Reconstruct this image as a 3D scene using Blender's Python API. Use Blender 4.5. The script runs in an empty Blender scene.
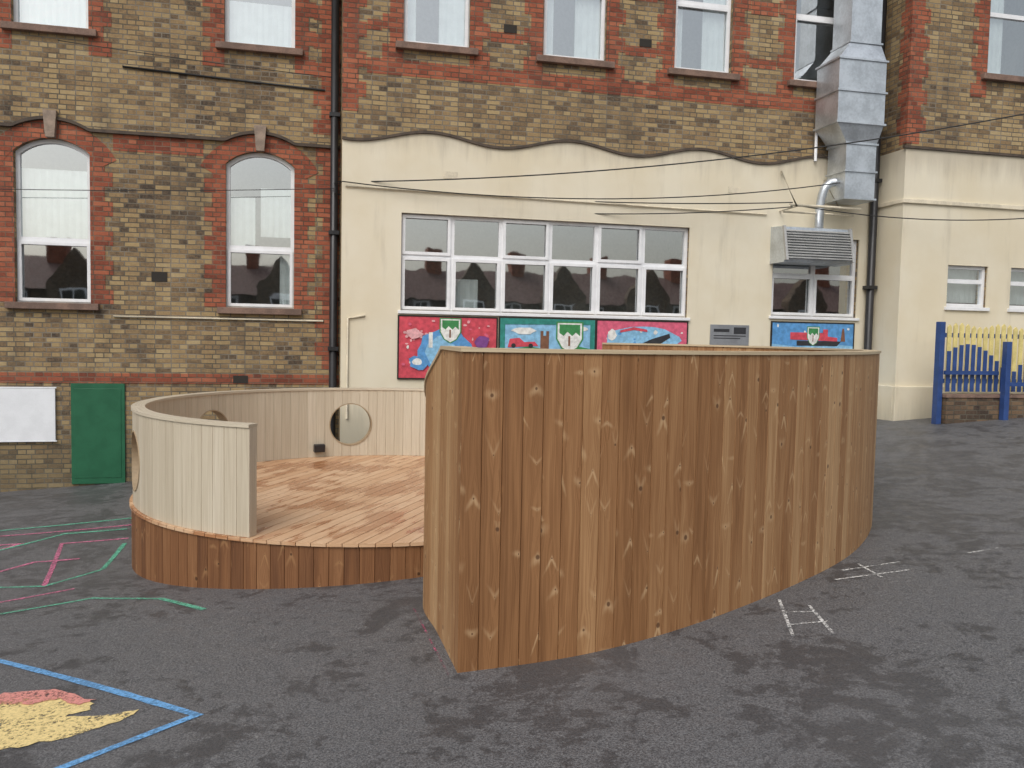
import bpy, math, random
from mathutils import Vector, Matrix
random.seed(7)
scn=bpy.context.scene
scn.view_settings.view_transform='Standard'
scn.view_settings.look='None'
scn.view_settings.exposure=0

# ------------------------------------------------------------------ helpers
def link(o):
    scn.collection.objects.link(o); return o
def empty(name, mw=None):
    o=link(bpy.data.objects.new(name,None)); o.empty_display_size=.3
    if mw is not None: o.matrix_world=mw
    return o
def mk(name,v,f,mat,parent=None,mw=None,uv=None,smooth=False):
    me=bpy.data.meshes.new(name); me.from_pydata([tuple(p) for p in v],[],f)
    mats=mat if isinstance(mat,(list,tuple)) else [mat]
    for m in mats: me.materials.append(m)
    if uv is not None:
        l=me.uv_layers.new(name="UVMap")
        for poly,fu in zip(me.polygons,uv):
            for li,c in zip(poly.loop_indices,fu): l.data[li].uv=c
    if smooth:
        for p in me.polygons: p.use_smooth=True
    me.update()
    o=link(bpy.data.objects.new(name,me))
    if parent is not None: o.parent=parent
    elif mw is not None: o.matrix_world=mw
    return o
def boxvf(b,v,f):
    x0,x1,y0,y1,z0,z1=b; n=len(v)
    v+= [(x0,y0,z0),(x1,y0,z0),(x1,y1,z0),(x0,y1,z0),(x0,y0,z1),(x1,y0,z1),(x1,y1,z1),(x0,y1,z1)]
    f+= [[n+i for i in q] for q in ((0,3,2,1),(4,5,6,7),(0,1,5,4),(1,2,6,5),(2,3,7,6),(3,0,4,7))]
def boxes(name,bs,mat,parent=None,mw=None,bevel=0):
    v=[];f=[]
    for b in bs: boxvf(b,v,f)
    o=mk(name,v,f,mat,parent,mw)
    if bevel:
        m=o.modifiers.new("bev","BEVEL"); m.width=bevel; m.segments=2
    return o
def prismvf(pts,y0,y1,v,f):
    n=len(v);k=len(pts)
    v+=[(p[0],y0,p[1]) for p in pts]+[(p[0],y1,p[1]) for p in pts]
    f.append([n+i for i in range(k)]); f.append([n+k+i for i in reversed(range(k))])
    for i in range(k):
        j=(i+1)%k; f.append([n+i,n+k+i,n+k+j,n+j])
def prism(name,pts,y0,y1,mat,parent=None,mw=None):
    v=[];f=[]; prismvf(pts,y0,y1,v,f); return mk(name,v,f,mat,parent,mw)
def outline(s0,s1,z0,z1,rise=0,n=12):
    p=[(s0,z0),(s1,z0)]
    if rise<=0: return p+[(s1,z1),(s0,z1)]
    w=(s1-s0)/2; R=(w*w+rise*rise)/(2*rise); cx=(s0+s1)/2; cz=z1-R; a=math.asin(w/R)
    for i in range(n+1):
        t=a-2*a*i/n; p.append((cx+R*math.sin(t),cz+R*math.cos(t)))
    return p
def ringvf(a,b,y0,y1,v,f,closed=True):
    n=len(v);k=len(a)
    for pts,y in ((a,y0),(b,y0),(a,y1),(b,y1)): v+=[(p[0],y,p[1]) for p in pts]
    for i in range(k if closed else k-1):
        j=(i+1)%k
        f.append([n+i,n+j,n+k+j,n+k+i]); f.append([n+2*k+i,n+3*k+i,n+3*k+j,n+2*k+j])
        f.append([n+i,n+2*k+i,n+2*k+j,n+j]); f.append([n+k+i,n+k+j,n+3*k+j,n+3*k+i])
    if not closed:
        for i in (0,k-1): f.append([n+i,n+k+i,n+3*k+i,n+2*k+i])
def cut(obj,cutter):
    m=obj.modifiers.new("b","BOOLEAN"); m.operation='DIFFERENCE'; m.solver='EXACT'; m.object=cutter
    bpy.context.view_layer.update()
    dg=bpy.context.evaluated_depsgraph_get()
    me=bpy.data.meshes.new_from_object(obj.evaluated_get(dg))
    obj.modifiers.clear(); obj.data=me
def kill(o): bpy.data.objects.remove(o,do_unlink=True)
def tube(name,pts,r,mat,parent=None,mw=None,seg=8):
    v=[];f=[]
    n=len(pts); P=[Vector(p) for p in pts]
    for i in range(n):
        t=(P[min(i+1,n-1)]-P[max(i-1,0)]).normalized()
        a=t.cross(Vector((0,0,1)))
        if a.length<.05: a=t.cross(Vector((0,1,0)))
        a.normalize(); b=t.cross(a)
        for j in range(seg):
            w=2*math.pi*j/seg; v.append(P[i]+a*r*math.cos(w)+b*r*math.sin(w))
    for i in range(n-1):
        for j in range(seg):
            k=(j+1)%seg; f.append([i*seg+j,i*seg+k,(i+1)*seg+k,(i+1)*seg+j])
    f.append(list(range(seg))); f.append([(n-1)*seg+j for j in reversed(range(seg))])
    return mk(name,v,f,mat,parent,mw,smooth=True)

# ------------------------------------------------------------------ node helpers
class NT:
    def __init__(s,name):
        s.m=bpy.data.materials.new(name); s.m.use_nodes=True; s.t=s.m.node_tree; s.n=s.t.nodes
        s.b=s.n['Principled BSDF']; s.out=s.n['Material Output']
    def set(s,sock,val):
        if isinstance(val,bpy.types.NodeSocket): s.t.links.new(val,sock)
        elif val is not None:
            if isinstance(val,(tuple,list)) and len(val)==3 and sock.type=='RGBA': val=(*val,1)
            sock.default_value=val
    def math(s,op,a,b=None,c=None,clamp=False):
        n=s.n.new('ShaderNodeMath'); n.operation=op; n.use_clamp=clamp
        s.set(n.inputs[0],a); s.set(n.inputs[1],b)
        if c is not None: s.set(n.inputs[2],c)
        return n.outputs[0]
    def ss(s,x,a,b,lo=0.,hi=1.):
        n=s.n.new('ShaderNodeMapRange'); n.interpolation_type='SMOOTHSTEP'
        s.set(n.inputs[0],x); s.set(n.inputs[1],a); s.set(n.inputs[2],b); s.set(n.inputs[3],lo); s.set(n.inputs[4],hi)
        return n.outputs[0]
    def mix(s,f,a,b,mode='MIX'):
        n=s.n.new('ShaderNodeMix'); n.data_type='RGBA'; n.blend_type=mode
        s.set(n.inputs[0],f); s.set(n.inputs[6],a); s.set(n.inputs[7],b); return n.outputs[2]
    def noise(s,vec,scale,detail=4,rough=.55,dist=0):
        n=s.n.new('ShaderNodeTexNoise'); s.set(n.inputs['Vector'],vec); s.set(n.inputs['Scale'],scale)
        n.inputs['Detail'].default_value=detail; n.inputs['Roughness'].default_value=rough; n.inputs['Distortion'].default_value=dist
        return n.outputs[0]
    def comb(s,x,y,z=0.):
        n=s.n.new('ShaderNodeCombineXYZ'); s.set(n.inputs[0],x); s.set(n.inputs[1],y); s.set(n.inputs[2],z); return n.outputs[0]
    def sep(s,v):
        n=s.n.new('ShaderNodeSeparateXYZ'); s.set(n.inputs[0],v); return n.outputs
    def obj(s):
        return s.n.new('ShaderNodeTexCoord').outputs['Object']
    def uv(s):
        n=s.n.new('ShaderNodeUVMap'); n.uv_map="UVMap"; return n.outputs[0]
    def vm(s,op,a,b):
        n=s.n.new('ShaderNodeVectorMath'); n.operation=op; s.set(n.inputs[0],a); s.set(n.inputs[1],b)
        return n.outputs['Value'] if op=='LENGTH' else n.outputs[0]
    def ramp(s,x,stops,interp='LINEAR'):
        n=s.n.new('ShaderNodeValToRGB'); n.color_ramp.interpolation=interp; cr=n.color_ramp
        while len(cr.elements)<len(stops): cr.elements.new(.5)
        for e,(p,c) in zip(cr.elements,stops): e.position=p; e.color=(*c,1)
        s.set(n.inputs[0],x); return n.outputs[0]
    def wn(s,w):
        n=s.n.new('ShaderNodeTexWhiteNoise'); n.noise_dimensions='1D'; s.set(n.inputs['W'],w); return n.outputs['Value']
    def bump(s,h,strength=.3,dist=.01):
        n=s.n.new('ShaderNodeBump'); n.inputs['Strength'].default_value=strength; n.inputs['Distance'].default_value=dist
        s.set(n.inputs['Height'],h); s.t.links.new(n.outputs[0],s.b.inputs['Normal'])
    def base(s,c,rough=.6,spec=None,metal=None):
        s.set(s.b.inputs['Base Color'],c); s.set(s.b.inputs['Roughness'],rough)
        if spec is not None: s.set(s.b.inputs['Specular IOR Level'],spec)
        if metal is not None: s.b.inputs['Metallic'].default_value=metal
        return s.m

def plain(name,col,rough=.5,var=.12,scale=6,metal=0,spec=.5):
    t=NT(name); o=t.obj(); n=t.noise(o,scale,4); n2=t.noise(o,scale*9,2)
    f=t.math('ADD',t.math('MULTIPLY',n,.7),t.math('MULTIPLY',n2,.3))
    c=t.mix(t.ss(f,.35,.65),tuple(x*(1-var) for x in col),tuple(min(1,x*(1+var)) for x in col))
    t.base(c,t.ss(n,.2,.8,rough*.85,min(1,rough*1.15)),spec,metal)
    return t.m

def brick_mat(name,stops,mortar,dirt=.5):
    t=NT(name); o=t.obj(); x,y,z=t.sep(o)
    h=t.math('ADD',x,y)
    wob=t.math('MULTIPLY',t.math('SUBTRACT',t.noise(o,2.2,1),.5),.01)
    vec=t.comb(h,t.math('ADD',z,wob),0.)
    b=t.n.new('ShaderNodeTexBrick'); t.set(b.inputs['Vector'],vec)
    t.set(b.inputs['Color1'],(0,0,0)); t.set(b.inputs['Color2'],(1,1,1)); t.set(b.inputs['Mortar'],(.5,.5,.5))
    b.squash=.55; b.squash_frequency=2
    for k,val in (('Scale',1),('Mortar Size',.0085),('Mortar Smooth',.3),('Bias',0),('Brick Width',.215),('Row Height',.072)): b.inputs[k].default_value=val
    g=t.sep(b.outputs['Color'])[0]
    pn=t.noise(o,.8,4,.6)
    fine=t.noise(o,30,4,.78)
    g2=t.math('ADD',t.math('MULTIPLY',g,.62),t.math('MULTIPLY',t.math('SUBTRACT',pn,.33),.6))
    g2=t.math('ADD',g2,t.math('MULTIPLY',t.math('SUBTRACT',fine,.45),.75),clamp=True)
    col=t.ramp(g2,stops)
    mn=t.noise(o,3,3)
    mc=t.mix(t.ss(mn,.35,.65),mortar,tuple(c*.5 for c in mortar))
    col=t.mix(b.outputs['Fac'],col,mc)
    st=t.noise(t.comb(t.math('MULTIPLY',h,1.6),t.math('MULTIPLY',z,.45),0.),1.,5,.65)
    col=t.mix(t.ss(st,.48,.75,0.,dirt),col,(.075,.065,.055))
    ft=t.math('ADD',z,t.math('MULTIPLY',pn,.9))
    col=t.mix(t.ss(ft,1.5,.1,0.,.5),col,(.07,.068,.048))
    t.base(col,.88,.25)
    t.bump(t.math('SUBTRACT',t.math('MULTIPLY',fine,.6),b.outputs['Fac']),.7,.009)
    return t.m
M_stock=brick_mat("stock_brick",[(0,(.06,.047,.038)),(.16,(.15,.105,.066)),(.38,(.28,.19,.10)),(.66,(.38,.275,.14)),(1,(.47,.37,.22))],(.24,.21,.165),.48)
M_stockdark=brick_mat("stock_brick_boundary",[(0,(.05,.035,.03)),(.3,(.12,.08,.055)),(.65,(.2,.13,.08)),(1,(.28,.2,.13))],(.15,.13,.1),.5)
M_red=brick_mat("red_brick",[(0,(.14,.045,.03)),(.3,(.27,.078,.045)),(.65,(.38,.12,.065)),(1,(.46,.19,.11))],(.22,.14,.10),.4)

# cream render
t=NT("cream_render"); o=t.obj(); x,y,z=t.sep(o); h=t.math('ADD',x,y)
n1=t.noise(o,.7,4,.6); st=t.noise(t.comb(t.math('MULTIPLY',h,3.),t.math('MULTIPLY',z,.35),0.),1.3,5,.65); fn=t.noise(o,60,3,.7)
c=t.mix(t.ss(n1,.3,.7),(.71,.63,.47),(.77,.71,.57))
c=t.mix(t.ss(st,.52,.8,0.,.42),c,(.43,.38,.29))
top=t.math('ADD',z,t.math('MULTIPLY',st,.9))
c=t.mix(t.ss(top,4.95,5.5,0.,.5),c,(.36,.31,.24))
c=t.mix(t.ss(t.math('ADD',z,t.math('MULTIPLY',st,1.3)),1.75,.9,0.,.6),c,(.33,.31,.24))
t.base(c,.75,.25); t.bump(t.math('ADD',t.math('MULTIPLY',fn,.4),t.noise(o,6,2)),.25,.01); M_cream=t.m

# wood
def wood_mat(name,stops,halo,knot,grain=.5,knots=True,wet=None,rough=.55,cell=.26,prob=.4,drift=False):
    t=NT(name); u,v,_=t.sep(t.uv())
    k=t.math('FLOOR',t.math('ADD',t.math('MULTIPLY',u,.1),.05)); ul=t.math('SUBTRACT',u,t.math('MULTIPLY',k,10))
    r=t.wn(t.math('ADD',k,.37)); r2=t.wn(t.math('ADD',k,91.7)); r3=t.wn(t.math('ADD',k,511.3))
    vv=t.math('ADD',v,t.math('MULTIPLY',r,37.))
    wob=t.noise(t.comb(t.math('MULTIPLY',ul,40.),t.math('MULTIPLY',vv,16.),k),1.,2)
    gu=ul; km=None
    if knots:
        P=t.comb(t.math('ADD',t.math('DIVIDE',ul,.12),t.math('MULTIPLY',k,3.)),t.math('DIVIDE',vv,cell),0.)
        vo=t.n.new('ShaderNodeTexVoronoi'); vo.voronoi_dimensions='2D'; t.set(vo.inputs['Vector'],P); vo.inputs['Scale'].default_value=1; vo.inputs['Randomness'].default_value=1.
        d=t.vm('SUBTRACT',P,vo.outputs['Position']); d=t.vm('MULTIPLY',d,(.12,cell,0)); dx,dz,_=t.sep(d)
        vr=t.sep(vo.outputs['Color'])
        on=t.math('GREATER_THAN',t.math('ADD',vr[0],t.math('MULTIPLY',t.math('SUBTRACT',r3,.5),.5)),prob)
        size=t.math('ADD',.0025,t.math('MULTIPLY',t.math('POWER',vr[1],2.5),.012))
        dist=t.math('ADD',t.vm('LENGTH',t.comb(dx,t.math('MULTIPLY',dz,.8),0.),None),t.math('MULTIPLY',t.math('SUBTRACT',wob,.5),.009))
        km=t.math('MULTIPLY',t.math('MULTIPLY',t.ss(t.math('DIVIDE',dist,size),1.25,.6),on),.85)
        adx=t.math('ABSOLUTE',dx)
        dz2=t.math('ABSOLUTE',t.math('ADD',dz,t.math('MULTIPLY',adx,t.math('SUBTRACT',t.math('MULTIPLY',vr[2],7.),3.5))))
        hd=t.vm('LENGTH',t.comb(t.math('DIVIDE',dx,.05),t.math('DIVIDE',dz2,t.math('ADD',.014,t.math('MULTIPLY',vr[1],.03))),0.),None)
        gh=t.noise(t.comb(t.math('MULTIPLY',ul,150.),t.math('MULTIPLY',vv,5.),k),1.,2,.6)
        hm=t.math('MULTIPLY',t.ss(t.math('ADD',hd,t.math('MULTIPLY',t.math('ADD',wob,gh),.8)),2.0,.75),on)
        push=t.math('MULTIPLY',t.math('MULTIPLY',t.ss(t.vm('LENGTH',t.comb(t.math('DIVIDE',dx,.05),t.math('DIVIDE',dz,.13),0.),None),1.3,0.),.022),on)
        gu=t.math('SUBTRACT',ul,t.math('MULTIPLY',push,t.math('SIGN',dx)))
    lowf=t.noise(t.comb(t.math('MULTIPLY',ul,3.),t.math('MULTIPLY',vv,.8),k),1.,2)
    gu=t.math('ADD',gu,t.math('MULTIPLY',lowf,.07))
    g=t.noise(t.comb(t.math('MULTIPLY',gu,120.),t.math('MULTIPLY',vv,1.1),t.math('MULTIPLY',r,50.)),1.,3,.6)
    gf=t.noise(t.comb(t.math('MULTIPLY',gu,420.),t.math('MULTIPLY',vv,6.),t.math('MULTIPLY',r,50.)),1.,1,.6)
    big=t.noise(t.comb(t.math('MULTIPLY',gu,16.),t.math('MULTIPLY',vv,.9),t.math('MULTIPLY',r,80.)),1.,3,.6)
    tone=t.math('ADD',t.math('MULTIPLY',r2,.5),t.math('MULTIPLY',t.math('SUBTRACT',big,.3),.9))
    if drift: # grazing light painted into board tone further round the curve; return boards paler too
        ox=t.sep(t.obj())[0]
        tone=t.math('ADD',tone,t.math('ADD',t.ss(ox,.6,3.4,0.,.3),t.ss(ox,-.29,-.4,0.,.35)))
    tone=t.math('ADD',tone,0.,clamp=True)
    c=t.ramp(tone,stops)
    gm=t.math('ADD',t.math('MULTIPLY',g,.75),t.math('MULTIPLY',gf,.25))
    c=t.mix(t.ss(gm,.38,.62,0.,grain),c,t.mix(1.,c,(.55,.46,.37),'MULTIPLY'))
    if knots:
        c=t.mix(t.math('MULTIPLY',hm,t.math('ADD',.2,t.math('MULTIPLY',vr[2],.45))),c,halo); c=t.mix(km,c,knot)
    rr=t.ss(gm,.3,.7,rough-.08,rough+.12)
    if wet is not None:
        o=t.sep(t.obj())
        wpos=t.noise(t.comb(t.math('MULTIPLY',o[0],1.3),t.math('MULTIPLY',o[1],1.1),0.),1.,2,.6)
        wb=t.noise(t.comb(t.math('ADD',t.math('MULTIPLY',r,60.),t.math('MULTIPLY',ul,9.)),t.math('MULTIPLY',v,1.5),0.),1.,3,.65)
        wm=t.ss(t.math('ADD',t.math('MULTIPLY',wpos,.55),t.math('MULTIPLY',wb,.45)),.485,.56)
        c=t.mix(t.math('MULTIPLY',wm,.75),c,wet); rr=t.ss(wm,0.,1.,rough,.2)
    t.base(c,rr,.35); t.bump(t.math('SUBTRACT',gm,km) if knots else gm,.25,.004)
    return t.m
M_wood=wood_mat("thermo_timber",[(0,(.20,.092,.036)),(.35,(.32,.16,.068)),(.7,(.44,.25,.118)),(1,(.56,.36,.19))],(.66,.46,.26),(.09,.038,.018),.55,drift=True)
M_skirt=wood_mat("skirting_timber",[(0,(.13,.056,.025)),(.5,(.24,.11,.047)),(1,(.36,.19,.09))],(.42,.24,.11),(.05,.018,.008),.6)
M_deck=wood_mat("larch_decking",[(0,(.54,.31,.17)),(.5,(.66,.43,.26)),(1,(.76,.55,.37))],(.6,.4,.24),(.25,.11,.05),.35,True,(.36,.135,.045),.5,prob=.6)
M_pale=wood_mat("pale_cladding",[(0,(.50,.435,.33)),(.5,(.58,.515,.40)),(1,(.65,.585,.47))],(.55,.47,.33),(.4,.3,.18),.3,False)
M_cop=wood_mat("coping_timber",[(0,(.50,.39,.25)),(.5,(.60,.49,.33)),(1,(.68,.58,.42))],(.55,.4,.24),(.25,.12,.06),.3,False)

# asphalt
t=NT("asphalt"); o=t.obj(); n1=t.noise(o,1.7,4,.7,.5); n2=t.noise(o,.3,2); sp=t.noise(o,95,2,.85); sp2=t.noise(o,30,3,.75); md=t.noise(o,7,4,.75)
c=t.mix(t.ss(sp,.34,.68),(.05,.051,.055),(.19,.19,.196))
c=t.mix(t.ss(sp2,.6,.72,0.,.6),c,(.28,.28,.275))
w_=t.math('ADD',t.math('ADD',t.math('MULTIPLY',n1,.58),t.math('MULTIPLY',md,.42)),t.math('MULTIPLY',t.math('SUBTRACT',n2,.5),.35))
wetm=t.ss(w_,.50,.56)
c=t.mix(t.math('MULTIPLY',wetm,.66),c,(.034,.034,.037))
c=t.mix(t.ss(n2,.4,.7,0.,.25),c,(.15,.15,.155))
t.base(c,t.math('SUBTRACT',t.ss(md,.3,.7,.46,.64),t.math('MULTIPLY',wetm,.12)),.5)
t.bump(t.math('ADD',sp,sp2),.7,.007); M_asph=t.m

def paint_mat(name,col,wear=.5,a=.56,b=.42):
    t=NT(name); o=t.obj(); n=t.noise(o,45,3,.8); n2=t.noise(o,4,3,.7)
    f=t.ss(t.math('ADD',t.math('MULTIPLY',n,.6),t.math('MULTIPLY',n2,.4)),a,b,1-wear,1.)
    c=t.mix(t.ss(n,.35,.7),col,tuple(x*.65 for x in col)); t.base(c,.6)
    tr=t.n.new('ShaderNodeBsdfTransparent'); mx=t.n.new('ShaderNodeMixShader')
    t.set(mx.inputs[0],f); t.t.links.new(tr.outputs[0],mx.inputs[1]); t.t.links.new(t.b.outputs[0],mx.inputs[2]); t.t.links.new(mx.outputs[0],t.out.inputs[0])
    return t.m

# glass
t=NT("window_glass"); o=t.obj()
gl=t.n.new('ShaderNodeBsdfGlossy'); gl.inputs['Roughness'].default_value=.02; gl.inputs['Color'].default_value=(.95,.98,1,1)
bm=t.n.new('ShaderNodeBump'); bm.inputs['Strength'].default_value=.14; bm.inputs['Distance'].default_value=.01; t.set(bm.inputs['Height'],t.noise(o,1.6,2)); t.t.links.new(bm.outputs[0],gl.inputs['Normal'])
tr=t.n.new('ShaderNodeBsdfTransparent'); tr.inputs['Color'].default_value=(.85,.9,.9,1)
mx=t.n.new('ShaderNodeMixShader'); mx.inputs[0].default_value=.46
t.t.links.new(tr.outputs[0],mx.inputs[1]); t.t.links.new(gl.outputs[0],mx.inputs[2]); t.t.links.new(mx.outputs[0],t.out.inputs[0]); M_glass=t.m

M_pvc=plain("white_upvc",(.82,.83,.85),.35,.05)
M_room=plain("room_interior",(.3,.3,.28),.9,.3,2)
M_blind=plain("window_blind",(.84,.87,.86),.8,.06)
M_stone=plain("sill_stone",(.2,.13,.1),.85,.3,5)
M_key=plain("keystone",(.3,.23,.18),.85,.25,9)
M_lab=plain("label_mould",(.085,.065,.05),.9,.3,8)
M_black=plain("black_iron_pipe",(.022,.022,.025),.4,.2)
M_grn=plain("green_door_paint",(.012,.11,.05),.45,.1)
M_white=plain("white_board",(.78,.8,.83),.4,.04)
M_galv=plain("galvanised_steel",(.58,.62,.66),.42,.16,3,.75)
M_alu=plain("grey_louvre",(.42,.42,.41),.5,.12,5,.3)
M_dark=plain("dark_void",(.02,.018,.016),.9,.2)
M_cable=plain("black_cable",(.02,.02,.02),.6,.1)
M_blue=plain("blue_gloss_paint",(.03,.07,.22),.4,.15)
M_yel=plain("yellow_gloss_paint",(.72,.60,.24),.45,.14)
M_vent=plain("air_brick",(.03,.025,.02),.9,.2)
M_crm2=plain("cream_trim",(.68,.61,.47),.7,.15)
M_roof=plain("roof_slate",(.09,.085,.09),.7,.25,9)
M_tile=plain("red_roof_tile",(.15,.085,.07),.8,.3,7)

# ------------------------------------------------------------------ ground
def sst(x,a,b):
    q=max(0,min(1,(x-a)/(b-a))); return q*q*(3-2*q)
def gz(X,Y):
    x=max(-16,min(16,X)); y=max(-6,min(20,Y))
    z=.049+.0706*x-.0061*y
    z-=.13*math.exp(-((X+3.9)**2+(Y-8)**2)/(2*1.5**2))
    z-=.045*math.exp(-((X+.2)**2+(Y-4.7)**2)/(2*.9**2))
    z+=.2*sst(X,2.5,6.5)*sst(Y,8,13)
    return z
def axis(lo,hi,d,far):
    a=[lo+i*d for i in range(int(round((hi-lo)/d))+1)]; g=d
    L=[];c=lo
    while c>-far: g*=1.6; c-=g; L.append(c)
    g=d; R=[]; c=hi
    while c<far: g*=1.6; c+=g; R.append(c)
    return L[::-1]+a+R
xs=axis(-10,12,.2,400); ys=axis(1,17,.2,400)
v=[(x,y,gz(x,y)) for y in ys for x in xs]; nx_=len(xs)
f=[[j*nx_+i,j*nx_+i+1,(j+1)*nx_+i+1,(j+1)*nx_+i] for j in range(len(ys)-1) for i in range(nx_-1)]
mk("ground",v,f,M_asph,smooth=True)

def ribbon(name,pts,w,mat,step=.12,lift=.004):
    v=[];f=[]
    dense=[]
    for a,b in zip(pts[:-1],pts[1:]):
        L=math.dist(a,b); n=max(1,int(L/step))
        for i in range(n): dense.append((a[0]+(b[0]-a[0])*i/n,a[1]+(b[1]-a[1])*i/n))
    dense.append(pts[-1])
    for i,p in enumerate(dense):
        a=dense[max(0,i-1)]; b=dense[min(len(dense)-1,i+1)]
        dx,dy=b[0]-a[0],b[1]-a[1]; l=math.hypot(dx,dy); nx,ny=-dy/l,dx/l
        if 0<i<len(dense)-1:
            d1=Vector((p[0]-a[0],p[1]-a[1])).normalized(); d2=Vector((b[0]-p[0],b[1]-p[1])).normalized()
            cs=max(.35,math.sqrt(max(0,(1+d1.dot(d2))/2)))
        else: cs=1
        ww=w/2/cs*(1+.12*random.uniform(-1,1))
        for sgn in (1,-1):
            X=p[0]+sgn*nx*ww; Y=p[1]+sgn*ny*ww; v.append((X,Y,gz(X,Y)+lift))
    for i in range(len(dense)-1): f.append([2*i,2*i+1,2*i+3,2*i+2])
    return mk(name,v,f,mat)
def blob(name,pts,mat,lift=.004):
    P=[]
    n=len(pts)
    for i in range(n):
        a=Vector(pts[i]); b=Vector(pts[(i+1)%n])
        for k in range(6):
            q=a.lerp(b,k/6); q+=Vector((random.uniform(-1,1),random.uniform(-1,1)))*.014
            P.append(q)
    v=[(q.x,q.y,gz(q.x,q.y)+lift) for q in P]
    return mk(name,v,[list(range(len(v)))],mat)
PB=paint_mat("blue_line_paint",(.17,.42,.76),.35); PY=paint_mat("yellow_ground_paint",(.84,.66,.30),.85,.62,.54); PP=paint_mat("pink_ground_paint",(.72,.30,.26),.85,.6,.5)
PG=paint_mat("green_line_paint",(.14,.50,.34),.5); PK=paint_mat("pink_line_paint",(.68,.2,.34),.55); PW=paint_mat("chalk_white",(.72,.72,.7),.95,.56,.44)
ribbon("playground_marking",[(-4.2,5.8),(-1.6,4.25),(-2.03,3.73),(-2.6,3.1)],.05,PB)
blob("playground_painting",[(-3.2,4.6),(-2.81,4.57),(-2.55,4.58),(-2.24,4.45),(-2.2,4.36),(-2.32,4.3),(-2.12,4.28),(-1.93,4.34),(-1.95,4.25),(-2.15,4.05),(-2.4,3.95),(-2.9,3.7),(-3.3,4.1)],PY)
blob("playground_painting",[(-2.85,4.64),(-2.56,4.66),(-2.25,4.48),(-2.32,4.42),(-2.45,4.52),(-2.6,4.47),(-2.9,4.5)],PP,.008)
for pts,m,w in (([(-7.4,9.15),(-5.82,9.49),(-4.52,9.95),(-4.0,10.1)],PG,.05),([(-7,8.95),(-5.6,9.25),(-4.3,9.65)],PK,.045),
  ([(-5.9,7.55),(-4.98,9.3),(-4.35,9.45)],PG,.05),([(-4.1,7.3),(-4.8,8.9),(-4.15,9.05)],PK,.045),([(-3.85,7.85),(-4.1,8.85)],PG,.05),
  ([(-7.2,7.0),(-5.6,7.3),(-4.1,7.3),(-3.85,7.85)],PG,.045),
  ([(-5.6,6.15),(-3.93,6.39),(-3.4,6.75),(-2.75,6.55),(-2.25,6.12)],PG,.045),([(-5.8,6.5),(-4.2,6.75),(-3.75,7.15)],PK,.045),
  ([(-6.5,7.75),(-5.6,8.0),(-5.25,8.9),(-6.6,8.6)],PK,.045),([(-5.0,7.45),(-4.7,8.2),(-4.3,8.3)],PK,.045)):
    ribbon("playground_marking",pts,w,m)
for pts,w in (([(1.84,5.6),(1.71,4.93)],.022),([(1.99,5.45),(1.95,4.93)],.022),([(1.74,5.12),(2.0,5.14)],.02),([(1.78,5.35),(1.99,5.33)],.02),
  ([(2.36,5.98),(2.97,6.13)],.02),([(2.5,6.2),(3.0,6.35)],.02),([(2.7,5.98),(2.68,6.35)],.02),([(3.6,6.5),(3.9,6.6)],.02)):
    ribbon("chalk_marking",pts,w,PW)
ribbon("chalk_marking",[(-.33,4.70),(-.66,5.85)],.012,paint_mat("pink_chalk",(.5,.1,.2),.95,.5,.4))

# ------------------------------------------------------------------ curved board walls
def resample(path,n_per=24):
    P=[Vector(p) for p in path]; out=[]
    for i in range(len(P)-1):
        p0=P[i-1] if i>0 else P[i]*2-P[i+1]; p1=P[i]; p2=P[i+1]; p3=P[i+2] if i+2<len(P) else P[i+1]*2-P[i]
        for k in range(n_per):
            t=k/n_per
            out.append(.5*((2*p1)+(p2-p0)*t+(2*p0-5*p1+4*p2-p3)*t*t+(3*p1-p0-3*p2+p3)*t**3))
    out.append(P[-1]); return out
import bisect
class Path:
    def __init__(s,pts):
        s.p=pts; s.L=[0]
        for a,b in zip(pts[:-1],pts[1:]): s.L.append(s.L[-1]+(b-a).length)
        s.len=s.L[-1]
    def at(s,d):
        d=max(0,min(s.len,d))
        i=min(len(s.p)-2,max(0,bisect.bisect_right(s.L,d)-1))
        t=(d-s.L[i])/max(1e-9,s.L[i+1]-s.L[i]); return s.p[i].lerp(s.p[i+1],t)
    def nrm(s,d):
        e=.03; t=(s.at(d+e)-s.at(d-e)).normalized(); return Vector((t.y,-t.x))
kcount=[0]
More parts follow.
